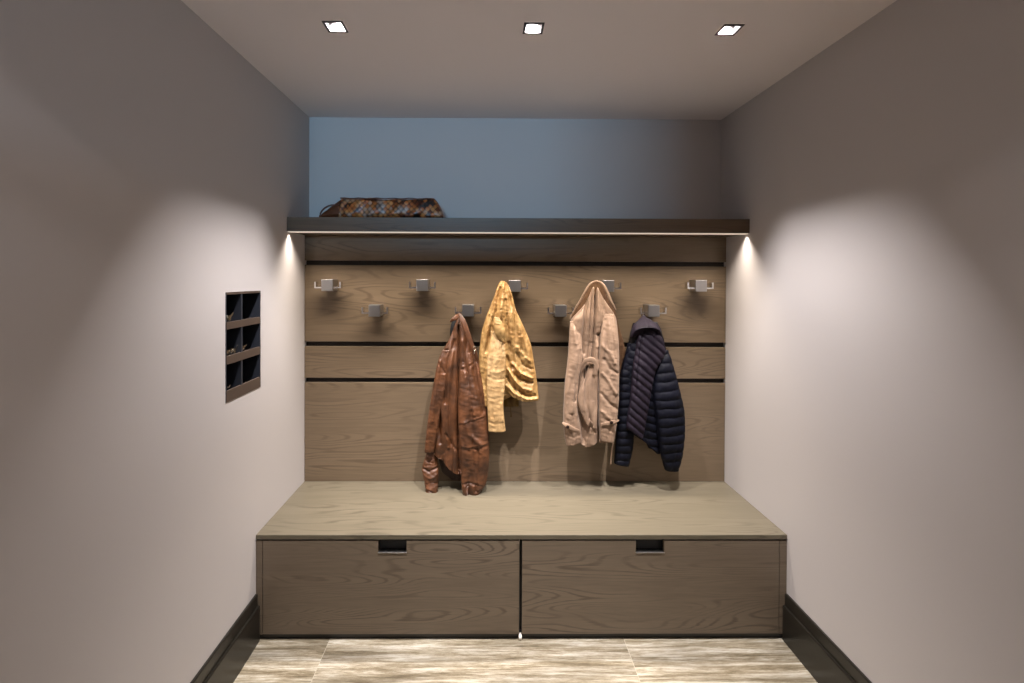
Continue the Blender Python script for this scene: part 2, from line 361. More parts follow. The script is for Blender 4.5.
# keys lying in the slots, bows showing above the lips
def keyset(y, z, k, label):
    """ring with k keys, standing on a slot shelf at height z against the lip"""
    base = Vector((XL-.018, y, z))
    root = empty('key_ring', base, label, 'keys', 'key rings in the wall organizer')
    bm = bmesh.new()
    pts = [(base.x-.004, base.y+.013*math.cos(a), base.z+.0145+.013*math.sin(a)) for a in [2*math.pi*i/24 for i in range(24)]]
    tubepath(bm, pts, .0012, 8, True); link('ring', bm, m_chrome, root, True)
    for i in range(k):
        a = -1.2+2.4*(i+.5)/k+random.uniform(-.2, .2)
        bm = bmesh.new()
        n = 16; R = .0105
        poly = [(R*math.cos(2*math.pi*j/n), R*math.sin(2*math.pi*j/n)) for j in range(n)]
        prism(bm, poly, 'x', -.001, .001)
        prism(bm, [(-.0035, -.009), (-.0035, -.030), (0, -.034), (.0035, -.031), (.0020, -.027), (.0035, -.024), (.0020, -.020), (.0035, -.017), (.0035, -.009)], 'x', -.0009, .0009)
        bmesh.ops.rotate(bm, verts=bm.verts, cent=(0,0,0), matrix=Matrix.Rotation(a+1.4, 3, 'X'))
        cy, cz = base.y+.022*math.sin(a), base.z+.028+.009*math.cos(a)
        bmesh.ops.translate(bm, verts=bm.verts, vec=(base.x-.003+.003*i, cy, cz))
        link('key', bm, [m_brass, m_chrome][i % 2], root)
    return root
m_brass = plain('key_brass', srgb(214,208,190), .25, 1.0)
keyset(1.772, 1.357, 3, 'bunch of keys peeking over the lip of the top left slot of the wall organizer')
keyset(1.752, 1.224, 2, 'keys at the left edge of the middle left slot of the wall organizer')
keyset(1.807, 1.224, 3, 'brighter keys beside the divider in the middle left slot of the wall organizer')
keyset(1.880, 1.224, 2, 'keys in the middle right slot of the wall organizer')
keyset(1.755, 1.081, 2, 'keys in the bottom left slot of the wall organizer')
keyset(1.885, 1.081, 1, 'single small key in the bottom right slot of the wall organizer')

# ------------------------------------------------------------------ DOWNLIGHTS
def downlight(x, label):
    r = empty('downlight', (x, LY, ZC), label, 'ceiling light', 'square recessed downlights in a row on the ceiling')
    H, I, dep = LH, .0265, .052
    bm = bmesh.new()                               # flat square trim ring
    for (a0, a1, b0, b1) in ((-H, H, -H, -I), (-H, H, I, H), (-H, -I, -I, I), (I, H, -I, I)):
        box(bm, x+a0, x+a1, LY+b0, LY+b1, ZC-.0022, ZC+.003)
    bmesh.ops.remove_doubles(bm, verts=bm.verts, dist=1e-6)
    link('trim', bm, m_steel_dark, r)
    bm = bmesh.new()                               # recess box
    t = .004
    for (a0, a1, b0, b1) in ((-H, H, -H, -H+t), (-H, H, H-t, H), (-H, -H+t, -H+t, H-t), (H-t, H, -H+t, H-t)):
        box(bm, x+a0, x+a1, LY+b0, LY+b1, ZC+.003, ZC+.085)
    box(bm, x-H, x+H, LY-H, LY+H, ZC+.085, ZC+.089)
    link('housing', bm, m_steel_dark, r)
    bm = bmesh.new()                               # lamp: bulb reflector with rounded glass
    prof = [(.0, .0), (.010, .0006), (.018, .003), (.0225, .007), (.0225, .012), (.012, .03), (.0, .03)]
    n = 32; rings = []
    for (rr, zz) in prof[1:-1]:
        rings.append([bm.verts.new((x+rr*math.cos(2*math.pi*j/n), LY+rr*math.sin(2*math.pi*j/n), ZC+.050+zz)) for j in range(n)])
    for A, B in zip(rings, rings[1:]):
        for j in range(n): bm.faces.new((A[j], A[(j+1) % n], B[(j+1) % n], B[j]))
    bm.faces.new(rings[0]); bm.faces.new(rings[-1][::-1])
    link('lamp', bm, m_lamp, r, True)
    return r
downlight(LX[0], 'square recessed ceiling downlight, leftmost of the three above the coats')
downlight(LX[1], 'square recessed ceiling downlight, middle one of the three above the coats')
downlight(LX[2], 'square recessed ceiling downlight, rightmost of the three above the coats')

# ------------------------------------------------------------------ COAT HOOKS
def make_hook(c, label):
    r = empty('coat_hook', (c[0], YP, c[2]), label, 'coat hook', 'square metal coat hooks on the oak panel')
    bm = bmesh.new(); box(bm, c[0]-.0305, c[0]+.0305, 2.404, YP-.0005, c[2]-.0305, c[2]+.0305, .0022, 2)
    link('hook_block', bm, m_nickel, r)
    for s in (-1, 1):
        bm = bmesh.new()
        xa, xb = c[0]+s*.031, c[0]+s*.069
        z = c[2]-.0165; w0, w1 = 2.412, 2.446; t = .0075
        poly = [(xa-s*.0005, z), (xb, z), (xb, z+.034), (xb-s*t, z+.034), (xb-s*t, z+t), (xa-s*.0005, z+t)]
        prism(bm, poly, 'y', w0, w1)
        link('hook_arm', bm, m_chrome, r)
    return r
def copy_tree(o, parent=None):
    c = o.copy(); COL.objects.link(c)
    if parent is not None: c.parent = parent; c.matrix_parent_inverse = o.matrix_parent_inverse.copy()
    for ch in list(o.children): copy_tree(ch, c)
    return c
hk = [(-.8349, 1.5107, 'top row, first from the left, empty, nearest the left wall'),
      (-.5884, 1.3780, 'lower row, first on the left, empty'),
      (-.3396, 1.5125, 'top row, second from the left, empty, above the brown jacket'),
      (-.0995, 1.3807, 'lower row, holding the brown leather jacket'),
      (.1457, 1.5102, 'top row, holding the golden leather jacket'),
      (.3871, 1.3802, 'lower row, empty, between golden jacket and beige coat'),
      (.6355, 1.5120, 'top row, holding the beige trench coat'),
      (.8752, 1.3819, 'lower row, holding the navy padded jacket'),
      (1.1230, 1.5149, 'top row, last on the right, empty beside the right wall')]
proto = None
for x, z, lab in hk:
    lab = 'square nickel coat hook, '+lab
    if proto is None: proto = make_hook((0, 0, 0), lab); h = proto
    else: h = copy_tree(proto); h['label'] = lab
    h.location = (x, YP, z)
# (prototype was built around the origin: its parts keep that local frame)

# ------------------------------------------------------------------ GARMENTS
def vhash(ix, iy, seed):
    h = np.sin(ix*127.1+iy*311.7+seed*74.7)*43758.5453
    return h-np.floor(h)
def vnoise(x, y, seed):
    ix, iy = np.floor(x), np.floor(y); fx, fy = x-ix, y-iy
    fx = fx*fx*fx*(fx*(fx*6-15)+10); fy = fy*fy*fy*(fy*(fy*6-15)+10)
    a = vhash(ix, iy, seed); b = vhash(ix+1, iy, seed); c = vhash(ix, iy+1, seed); d = vhash(ix+1, iy+1, seed)
    return (a*(1-fx)+b*fx)*(1-fy)+(c*(1-fx)+d*fx)*fy*1.0
def sstep(t): t = np.clip(t, 0, 1); return t*t*(3-2*t)
def polydist(px, py, pts):
    """unsigned and signed distance (left of direction positive) to a polyline"""
    best = np.full(px.shape, 1e9); sg = np.zeros(px.shape)
    for (x0, y0), (x1, y1) in zip(pts, pts[1:]):
        dx, dy = x1-x0, y1-y0; L2 = dx*dx+dy*dy+1e-9
        t = np.clip(((px-x0)*dx+(py-y0)*dy)/L2, 0, 1)
        qx, qy = px-(x0+t*dx), py-(y0+t*dy); d = np.hypot(qx, qy)
        s = np.sign(dx*qy-dy*qx); m = d < best
        best = np.where(m, d, best); sg = np.where(m, s, sg)
    return best, best*sg
def make_disp(fold=.006, fx=.16, fy=.022, seed=1, tilt=0.0, fine=.0015, creases=(), steps=(), quilt=None, ridge=True, wr=0.0):
    def f(px, py):
        X = px+tilt*(py-380)
        wx = 5*(vnoise(px*.05, py*.04, seed+9)-.5)
        n = vnoise((X+wx)*fx, py*fy, seed)
        if ridge: n = np.abs(2*n-1)**.8
        n2 = vnoise((X+wx)*fx*2.3, py*fy*2.2, seed+3)
        d = fold*(n-.5)+fold*.45*(n2-.5)
        d = d+fine*(vnoise(px*.7+py*.15, py*.33, seed+5)-.5)*2
        if wr: # short cross wrinkles
            a = vnoise(px*.12+py*.05, py*.42-px*.12, seed+21); d = d+wr*(np.abs(2*a-1)**.8-.5)
        for pts, w, amp in creases:
            dist, _ = polydist(px, py, pts); d = d+amp*np.exp(-(dist/w)**2)
        for pts, w, L, amp in steps:     # a layer edge: high on the left side of the direction, fading over L px
            dist, sd = polydist(px, py, pts)
            d = d+amp*sstep(sd/w+.5)*np.exp(-(dist/L)**2)
        if quilt is not None:
            for (ang, per, amp, ph) in quilt:
                q = (py*math.cos(ang)-px*math.sin(ang))/per+ph+.18*(vnoise(px*.11, py*.11, seed+31)-.5)
                d = d+amp*(np.abs(np.sin(math.pi*q))**.55-.6)
        return d
    return f
def catmull(rows, n):
    rows = np.array(rows, float); k = len(rows)
    t = np.linspace(0, k-1, n) ; out = []
    # even spacing in y
    ys = rows[:, 0]; yy = np.linspace(ys[0], ys[-1], n)
    for y in yy:
        i = min(max(int(np.searchsorted(ys, y)-1), 0), k-2); u = (y-ys[i])/(ys[i+1]-ys[i])
        p1, p2 = rows[i], rows[i+1]; h = ys[i+1]-ys[i]
        m1 = (rows[i+1]-rows[i-1])/(ys[i+1]-ys[i-1])*h if i > 0 else p2-p1
        m2 = (rows[i+2]-rows[i])/(ys[i+2]-ys[i])*h if i < k-2 else p2-p1
        out.append((2*u**3-3*u*u+1)*p1+(u**3-2*u*u+u)*m1+(-2*u**3+3*u*u)*p2+(u**3-u*u)*m2)
    return np.array(out)
def drape(name, mat, parent, rows, disp, hem=None, top=None, nf=None, step=.75, cuff=0, back=.5, pw=.55):
    """closed garment piece. rows: (y, xleft, xright, Ycentre, halfdepth) in photo units / metres"""
    y0, y1 = rows[0][0], rows[-1][0]
    nv = max(6, int((y1-y0)/step)); R = catmull(rows, nv)
    wmax = max(r[2]-r[1] for r in rows)
    if nf is None: nf = max(14, int(wmax/step*1.15))
    nb = max(8, nf//3)
    af = np.linspace(0, math.pi, nf+1)[:-1]; ab = np.linspace(math.pi, 2*math.pi, nb+1)[:-1]
    A = np.concatenate([af, ab]); nu = len(A)
    cos, sin = np.cos(A), np.sin(A)
    C = R[:, 0:1]; xc = (R[:, 1:2]+R[:, 2:3])/2; hw = np.maximum((R[:, 2:3]-R[:, 1:2])/2, .15)
    px = xc+hw*cos[None, :]; py = np.repeat(C, nu, 1)
    tt = (py-y0)/(y1-y0)
    if hem is not None:
        hx, hy = zip(*hem); py = py+(np.interp(px, hx, hy)-y1)*tt**2.0
    if top is not None:
        hx, hy = zip(*top); py = py+(np.interp(px, hx, hy)-y0)*(1-tt)**3
    S = np.sign(sin)*np.abs(sin)**pw
    th = R[:, 4:5]*np.where(S > 0, 1, back)
    dd = disp(px, py) if disp else 0
    env = np.clip(S, 0, 1)**.6
    Y = R[:, 3:4]-th*S-dd*env
    X, Z = onY(px, py, R[:, 3:4])
    bm = bmesh.new()
    V = [[bm.verts.new((X[i, j], Y[i, j], Z[i, j])) for j in range(nu)] for i in range(nv)]
    for i in range(nv-1):
        for j in range(nu):
            k = (j+1) % nu; bm.faces.new((V[i][j], V[i][k], V[i+1][k], V[i+1][j]))
    bm.faces.new(V[0])
    last = V[-1]; cx = sum(v.co.x for v in last)/nu; cy = sum(v.co.y for v in last)/nu
    prev = last
    for (s, up) in (((.86, .0), (.80, .02+cuff*.03), (.3, .03+cuff*.03)) ):   # turned-in rim so the end reads as hollow
        ring = [bm.verts.new((cx+(v.co.x-cx)*s, cy+(v.co.y-cy)*s, v.co.z+up)) for v in last]
        for j in range(nu):
            k = (j+1) % nu; bm.faces.new((prev[j], prev[k], ring[k], ring[j]))
        prev = ring
    bm.faces.new(prev)
    return link(name, bm, mat, parent, True)
def ribbon(name, mat, parent, pts, width, thick=.004, n=60, lift=0.0, curl=0.0):
    """flat band of cloth along pts (px, py, Y); width in px (number or list along the band)"""
    P = np.array(pts, float); k = len(P)
    ts = np.linspace(0, k-1, n); out = []
    for t in ts:
        i = min(int(t), k-2); u = t-i
        p0 = P[max(i-1, 0)]; p1 = P[i]; p2 = P[i+1]; p3 = P[min(i+2, k-1)]
        out.append(.5*((2*p1)+(-p0+p2)*u+(2*p0-5*p1+4*p2-p3)*u*u+(-p0+3*p1-3*p2+p3)*u**3))
    Q = np.array(out); T_ = np.gradient(Q[:, :2], axis=0); T_ /= np.linalg.norm(T_, axis=1)[:, None]+1e-9
    Nn = np.stack([-T_[:, 1], T_[:, 0]], 1)
    W = np.interp(ts, np.arange(k), width) if isinstance(width, (list, tuple)) else np.full(n, width)
    bm = bmesh.new(); na = 14; rings = []
    for q, nn, w in zip(Q, Nn, W):
        ring = []
        for j in range(na):
            a = 2*math.pi*j/na; c = math.copysign(abs(math.cos(a))**.6, math.cos(a)); s = math.sin(a)
            x, z = onY(q[0]+nn[0]*w/2*c, q[1]+nn[1]*w/2*c, q[2])
            ring.append(bm.verts.new((float(x), q[2]-thick*s+curl*c*c-lift, float(z))))
        rings.append(ring)
    for A_, B_ in zip(rings, rings[1:]):
        for j in range(na): bm.faces.new((A_[j], A_[(j+1) % na], B_[(j+1) % na], B_[j]))
    bm.faces.new(rings[0][::-1]); bm.faces.new(rings[-1])
    return link(name, bm, mat, parent, True)
def pxw(px, py, Y):
    x, z = onY(px, py, Y); return Vector((float(x), Y, float(z)))
def disc(name, mat, parent, px, py, Y, r, th=.004):
    bm = bmesh.new(); c = pxw(px, py, Y); cyl(bm, c, r, th, 'y', 20)
    es = [e for e in bm.edges if len(e.link_faces) == 2 and abs(e.verts[0].co.y-e.verts[1].co.y) < 1e-6]
    bmesh.ops.bevel(bm, geom=es, offset=th*.3, segments=2, affect='EDGES')
    return link(name, bm, mat, parent)

# ---- brown leather jacket
J = empty('leather_jacket', (-.14, 2.40, 1.36), 'brown leather jacket hanging left of the others, its sleeves reaching down onto the bench', 'jacket')
drape('jacket_body', m_brown, J, [(317.5,457.2,460.6,2.42,.008),(321,455.8,463.4,2.415,.014),(327,453.6,466.8,2.412,.024),(336,450.6,470,2.408,.034),(348,444.5,473.5,2.405,.042),
    (360,439.5,478,2.40,.048),(375,436,481.5,2.40,.05),(392,433.5,485,2.40,.05),(412,432,485,2.395,.05),(432,431,482,2.395,.048),(450,432,478,2.39,.046),(471,434,474,2.39,.044)],
    make_disp(.030, .13, .010, 11, .06, .001, creases=[(((459,326),(459.5,350),(459.3,380),(459,420),(459.5,470)), 1.1, -.020),
        (((447,350),(443,375),(440,400),(441,440)), 1.6, -.016), (((453,350),(450,380),(448,410),(449,445)), 1.6, .010), (((455,340),(448,365),(446,400)), 1.6, -.010),
        (((463,340),(468,360),(474,390)), 2, .008), (((447,431),(452,441),(458,448)), 1.2, -.008)], steps=[(((459.4,470),(459.4,326)), 1.2, 9, .008)]),
    hem=[(430,451),(434,452),(443,458),(450,467),(459,471.5),(474,472)])
drape('sleeve', m_brown, J, [(405,430,442,2.415,.02),(430,428,440,2.41,.026),(452,426.5,437,2.405,.028),(462,423.5,438,2.395,.034),(468,422.3,438.8,2.388,.036),(480,424.3,438.6,2.380,.036),(491.5,426.3,438,2.372,.032)],
    make_disp(.004, .2, .1, 21, 0, .001, creases=[(((422,466),(430,469),(438,466)), 1.2, -.010),(((424,473),(431,476),(438,472)), 1.2, .006),(((425,481),(432,484),(438,481)), 1.0, -.006)], wr=.006), cuff=1)
drape('front_flap', m_brown, J, [(350,442.5,451,2.372,.014),(362,437.8,448,2.366,.020),(388,433,446,2.360,.026),(405,430,442,2.356,.026),(430,426.6,438,2.356,.024),(451.5,424.5,434,2.36,.020)],
    make_disp(.006, .2, .02, 31, .15, .0012, creases=[(((440,360),(436,390),(433,420)), 1.3, .008), (((439,363),(445,372)), .9, -.006)], wr=.003))
drape('sleeve', m_brown, J, [(352,461,475,2.39,.018),(362,459.6,479.5,2.385,.030),(380,458.6,483,2.378,.042),(400,458,486,2.37,.050),(420,458.3,487.8,2.365,.054),(440,459.5,489,2.362,.054),(455,460.2,489.3,2.36,.052),
    (470,461,488.2,2.358,.048),(484,461.5,485.5,2.356,.044),(494.5,463,478.5,2.354,.036)],
    make_disp(.022, .11, .016, 41, -.08, .001, creases=[(((459,421),(470,417.5),(484,413.5)), .8, .0025), (((459,423),(470,419.5),(484,415.5)), .8, -.002),
        (((460,443),(472,443.5),(489,439.5)), .9, .003), (((460,446),(472,446),(489,442.5)), 1.2, -.003), (((462,366),(467,364),(476,358.5)), .8, .003), (((462,368.4),(468,366),(477,361)), 1, -.0025),
        (((466,372),(471,395),(474,412)), 2.0, .010), (((474,368),(480,390),(483,410)), 1.8, -.010), (((469,447),(471,465),(473,480)), 2.0, -.008), (((478,446),(478,465),(476,488)), 1.4, -.010),
        (((461,482),(470,480),(484,484)), 1.0, -.005), (((466,420),(470,432),(480,440)), 2.2, .008)], wr=.003), cuff=1)
ribbon('collar', m_brown, J, [(458.2,313.8,2.40),(462.5,320,2.372),(466.5,330,2.358),(470.5,342,2.352),(475,353,2.352),(478,361,2.358)], [3.6,5.2,5.2,4.8,4.0,2], .0035)
ribbon('collar', m_brown, J, [(459,315,2.39),(456.5,317.2,2.37),(453,319.6,2.362),(450,322,2.37)], [4.4,4.6,3.6,1.0], .0035)
drape('collar_lining', m_dark_in, J, [(318,454.5,460,2.42,.006),(321.5,452,462,2.418,.008),(327,450.6,463,2.416,.010),(333,450,462,2.418,.010),(338,450.5,458,2.42,.008)], None)
drape('inner_layer', m_brown_dark, J, [(448,436,478,2.43,.010),(458,438,472,2.43,.012),(468,440,470,2.43,.012),(478,442,468,2.43,.010)], make_disp(.006, .2, .03, 7), hem=[(440,470),(452,479),(468,480)])  # dark sheet standing in for the shadow below the jacket hem
bm = bmesh.new(); c = pxw(474.5, 348.5, 2.343); tubepath(bm, [(c.x+.007*math.cos(a), c.y, c.z+.009*math.sin(a)) for a in [i*math.pi/8 for i in range(16)]], .0016, 8, True)
box(bm, c.x-.003, c.x+.003, c.y-.002, c.y+.002, c.z-.026, c.z-.008, .001); link('zip_pull', bm, m_brass, J, False)['label'] = 'small brass coloured zip pull'
bm = bmesh.new()
a0 = pxw(457.5, 316, 2.425); tubepath(bm, [a0+Vector((-.004, 0, -.004)), a0+Vector((-.006, 0, .018)), a0+Vector((0, 0, .026)), a0+Vector((.006, 0, .018)), a0+Vector((.005, 0, -.004))], .0022, 8)
link('hanging_loop', bm, m_brown_dark, J, True)

# ---- golden jacket
J = empty('leather_jacket', (.10, 2.40, 1.50), 'golden yellow crumpled leather jacket hung by its collar from the middle top hook', 'jacket')
drape('jacket_body', m_yellow, J, [(281,500.5,505,2.405,.010),(284.5,498.3,507.8,2.40,.020),(290,496.2,510.5,2.39,.030),(298,493.6,513,2.385,.038),(309,489,515.6,2.38,.044),(318,485.6,519.6,2.38,.048),(330,482,525.2,2.38,.052),
    (345,479.8,531,2.38,.055),(357,479,533,2.38,.056),(372,479.6,535.5,2.38,.056),(386,480.5,537.3,2.38,.054),(399.5,482,538.6,2.38,.05)],
    make_disp(.020, .24, .022, 51, .0, .0022, creases=[
        (((500,288),(497,305),(492,325),(486,350)), 1.5, -.014), (((507,286),(511,305),(517,330),(522,355)), 1.6, -.012), (((503,284),(502,300),(500,316)), 1.8, .010),
        (((505,300),(507,320),(509,338)), 1.4, -.010), (((494,324),(499,331),(503,340)), 1.5, .016), (((492,338),(496,342),(503,342)), 1.4, -.014),
        (((509,342),(511,352),(512,366)), 2.2, -.024), (((507,356),(512,370),(520,378),(531,381)), 1.5, -.018), (((508,367),(514,378),(522,386),(530,388)), 1.5, .014),
        (((507,375),(514,386),(524,393),(534,394)), 1.4, -.018), (((512,362),(520,371),(531,376)), 1.4, .014), (((516,352),(523,364),(532,368)), 1.4, -.012), (((517,346),(524,356),(531,360)), 1.6, .010),
        (((522,335),(527,350),(531,370)), 1.6, .008), (((506,383),(514,391),(526,397),(538,397)), 1.2, .010), (((513,312),(517,330),(520,345)), 1.5, .009), (((488,325),(484,345),(482,370)), 1.5, .008)],
        wr=.0035), hem=[(480,402),(487,405),(500,402),(504,392),(507,390),(514,395.5),(525,399.5),(539,399)])
drape('sleeve', m_yellow_pale, J, [(331,493,499,2.338,.010),(340,490.5,503,2.334,.018),(350,488.5,505.2,2.33,.026),(362,487,505.8,2.328,.030),(382,486.8,505.2,2.326,.032),(405,487.4,503.3,2.326,.032),(418,487.8,504.3,2.328,.032),(430.5,488.3,505.6,2.33,.030)],
    make_disp(.006, .2, .025, 61, .02, .0014, creases=[(((489,376),(496,379),(505,378)), 1.3, -.003), (((488,421),(496,423),(505,421)), 1.0, -.002),
        (((502,345),(503,370),(501,400)), 1.4, -.007), (((491,360),(491,390),(492,415)), 1.6, -.006), (((488,368),(496,372),(504,369)), 1.3, .002)], wr=.0025), cuff=1)
drape('sleeve_fold', m_yellow, J, [(317,494,499,2.325,.010),(324,493.8,503,2.318,.016),(332,494.5,505.5,2.316,.018),(339.5,498,505.5,2.322,.010)], make_disp(.004, .2, .03, 66, .3, .001, wr=.003))
drape('lining', m_yellow_in, J, [(384,503,519,2.41,.012),(396,503.5,519,2.41,.012),(406,504,518.8,2.41,.012)], make_disp(.008, .35, .02, 71))
ribbon('drawcord', m_yellow_in, J, [(510.5,404,2.40),(510.8,410,2.40),(511.2,417,2.40)], [.7,.7,1.6], .0022, n=20)
# ---- trench coat
J = empty('trench_coat', (.50, 2.40, 1.50), 'pinkish beige belted trench coat with buttoned cuff straps, hung between the golden and navy jackets', 'coat')
drape('coat_body', m_trench, J, [(284.5,593.6,596.6,2.405,.008),(290,591.6,599,2.393,.020),(297,588.6,602.6,2.386,.028),(305,584.2,607.6,2.383,.036),(313,577,613,2.38,.043),(320,571.2,616,2.38,.048),(340,569,618,2.38,.052),(360,568.2,618.3,2.38,.054),
    (385,567,618,2.38,.054),(410,568,616,2.38,.052),(430,571,613,2.38,.050),(443,573,610,2.38,.046)],
    make_disp(.024, .15, .010, 81, .03, .0006, creases=[(((596,284),(594.5,300),(592.5,325),(591,356)), 1.3, -.030), (((591.5,290),(590,310),(588,335),(586.5,357)), 1.0, -.018), (((593.5,288),(592,310),(590.5,340)), 1.0, .010),
        (((588,295),(584,312),(582,332),(581,352)), 1.6, -.026), (((597,286),(597.5,305),(598,330),(596,345)), 1.6, .008),
        (((597,334),(599,346),(598,357)), 1.6, -.022), (((586.5,367),(585,376)), 2.2, -.030), (((605,318),(601,326),(598,334)), 1.4, -.010), (((581,392),(580,415),(582,440)), 1.6, -.016), (((597,370),(597,400),(597.5,440)), 1.4, -.020), (((588,425),(588,440)), 2, .008)],
        wr=.002), hem=[(573,441),(579,442),(585,445),(595,440),(602,441),(612,440)])
drape('sleeve', m_trench, J, [(321,570,577,2.36,.012),(333,569.3,580.5,2.348,.022),(354,568,582,2.34,.030),(366,566.8,580.5,2.337,.032),(385,564.5,578,2.335,.032),(402,563.7,577,2.335,.032),(416,563.2,578.2,2.336,.032),(430,563.9,580.6,2.338,.031),(443,566.3,582,2.34,.028)],
    make_disp(.008, .18, .02, 91, .06, .001, creases=[(((573,330),(577,350),(574,380),(571,410)), 1.8, .008),(((579,350),(576,370),(574,400)), 1.4, -.008),(((565,433),(573,436),(581,432)), 1, -.003)], wr=.003), hem=[(566,445),(582,441)], cuff=1)
drape('sleeve', m_trench, J, [(314,604,614,2.355,.012),(324,602,616.5,2.345,.024),(338,600,618,2.338,.032),(360,598.8,618.6,2.334,.036),(385,598.2,618.4,2.332,.036),(402,598.2,618,2.332,.036),(421,598.4,616.2,2.334,.034),(441,599.8,613.6,2.338,.030)],
    make_disp(.008, .18, .02, 101, -.05, .001, creases=[(((601,345),(608,352),(613,362)), 1.5, .008),(((603,358),(609,368),(616,372)), 1.4, -.009),(((601,372),(607,380),(614,392)), 1.4, .009),(((600,392),(608,402),(616,408)), 1.5, -.008),
        (((605,320),(606,340),(603,360)), 1.4, -.006),(((600,410),(608,416),(614,430)), 1.6, .006)], wr=.0025), hem=[(600,440),(614,441)], cuff=1)
ribbon('collar', m_trench, J, [(569.6,319,2.36),(575,309,2.352),(580.5,300,2.35),(585,291.5,2.35),(589.5,284.5,2.355),(595.8,281.2,2.362),(602,283.5,2.355),(606.3,290,2.348),(609.8,299,2.345),(613,305,2.345),(615.8,310.5,2.35)], [.9,1.5,1.6,1.6,1.6,1.7,2.2,3.0,3.0,2.6,1.2], .0035, n=120)
drape('inner_layer', m_trench_in, J, [(281.5,593,598.5,2.40,.008),(285,589.8,603.5,2.402,.008),(292,585.3,607.3,2.404,.008),(300,580.8,610.6,2.404,.008),(309,575.5,614.5,2.404,.010),(318,571.5,617,2.41,.014),(332,572,620.5,2.42,.014),(350,575,625,2.42,.014),(374,580,623.5,2.42,.014),(384,590,618,2.42,.014)], make_disp(.003, .2, .02, 7))
ribbon('belt_knot', m_trench, J, [(580.5,374,2.33),(582,366,2.318),(586.5,360.5,2.310),(592.5,360,2.306),(596,366,2.308),(594.6,375,2.314)], [1.4,2.8,4.4,5,4.6,4.6], .003)
drape('belt_tail', m_trench, J, [(363,590,597,2.324,.004),(378,585,597.2,2.320,.006),(396,577.8,597.4,2.320,.006),(411,580.5,597,2.32,.009),(424,585.5,596.6,2.322,.008)],
    make_disp(.008, .2, .01, 111, .12, .0006, creases=[(((590,366),(586,385),(587,405),(591,426)), 1.4, -.010), (((594,366),(593,400)), 1.0, -.006), (((583,388),(584,410)), 1.4, .005)]), hem=[(585,424),(591,426.5),(596.5,429)])
ribbon('belt_loop', m_trench_in, J, [(577.2,394,2.325),(577,402,2.322),(580.5,411,2.32),(586,422.5,2.318)], 1.3, .0025)
ribbon('cuff_strap', m_trench, J, [(562.3,422.5,2.318),(567,425.5,2.303),(572,428.5,2.303),(579,431,2.312)], [1.6,4.6,4.2,3], .0025, lift=.002)
disc('button', m_button, J, 567.7, 427, 2.2935, .0085)
ribbon('cuff_strap', m_trench, J, [(618.6,420,2.325),(613,422,2.300),(608,423.4,2.298),(601,424.5,2.308)], [1.6,4.4,4.2,3], .0025, lift=.002)
disc('button', m_button, J, 611.4, 422.6, 2.2895, .0085)
ribbon('hanging_tape', m_trench, J, [(616.5,424,2.35),(613.6,440,2.36),(611.6,452,2.37),(610.8,464,2.37)], [1,1.3,1.2,1.6], .0012)
# ---- navy padded jacket
J = empty('padded_jacket', (.80, 2.40, 1.36), 'navy blue quilted down jacket with a hood, rightmost garment on the panel', 'jacket')
drape('jacket_body', m_navy, J, [(323,633,657,2.41,.018),(335,630,662,2.405,.034),(346,628,664.5,2.40,.042),(356,625.5,667.5,2.395,.046),(366,622.5,671,2.395,.048),(378,620.5,674,2.395,.050),(396,620.5,673,2.395,.050),(412,622,669,2.395,.048),(432,625,663,2.395,.044),(450,627,659,2.395,.040)],
    make_disp(.005, .12, .02, 121, 0, .0008, quilt=[(math.radians(14), 7.2, .007, 0)], creases=[(((642,330),(640,350),(637,370),(634,395)), 1.2, -.010)]), hem=[(624,427),(627,429.5),(641,438.5),(657.5,452.5),(661,453)])
drape('sleeve', m_navy, J, [(343,627.5,635,2.395,.016),(360,623.8,635.5,2.39,.024),(375,619.6,634.5,2.386,.030),(402,617.6,633.5,2.384,.032),(428,616.3,633.5,2.384,.032),(444,615.3,632.6,2.384,.030),(463.5,613.8,628.6,2.386,.026)],
    make_disp(.003, .12, .03, 131, 0, .0008, quilt=[(math.radians(-3), 7.6, .007, .3)]), hem=[(613,462.5),(629,465.5)], cuff=1)
drape('sleeve', m_navy, J, [(350,664,667.6,2.378,.014),(358,659.5,670.3,2.368,.026),(366,656.2,672.6,2.362,.034),(377,653.7,675.6,2.358,.040),(395,652.5,680,2.352,.046),(409,654,683,2.350,.047),(421,656,683.6,2.350,.046),(437,658,683.4,2.352,.044),(455,660.6,681.4,2.354,.038),(469.5,664.6,677.6,2.356,.030)],
    make_disp(.004, .12, .03, 141, 0, .0008, quilt=[(math.radians(-6), 8.8, .008, .1)]), cuff=1)
drape('front_panel', m_plum, J, [(326,641,650,2.375,.010),(334,638.5,659.5,2.362,.020),(343,636.5,663.5,2.356,.026),(352,635,665,2.352,.028),(361,633.5,660.5,2.348,.028),(371,632.2,655,2.345,.028),(386,631.2,651.5,2.343,.028),(405,629.4,648,2.342,.026),(420,627.2,645.5,2.342,.024),(434,626,642.5,2.344,.020)],
    make_disp(.004, .12, .03, 151, 0, .0006, quilt=[(math.radians(40), 6.2, .010, 0)], creases=[(((642,332),(639,350),(637,372),(635,395)), .9, -.008)]), hem=[(626,427.5),(634,433),(642,438)])
drape('hood', m_plum, J, [(315.3,642.8,644.2,2.415,.005),(318,640.3,647.4,2.405,.014),(322,637,653.6,2.392,.028),(326.5,633,658.6,2.38,.042),(332,629.8,661.6,2.372,.050)],
    make_disp(.004, .16, .03, 161, 0, .0008, creases=[(((643.5,318),(643,327)), 2.5, .006), (((632,330),(645,324.5),(659,330)), 1.6, .006)]), hem=[(629,341.5),(630.6,335),(633,330),(637,327.5),(643,326.5),(651,327),(656.5,329.5),(660,334),(662.5,341)], cuff=-.4, pw=.9)
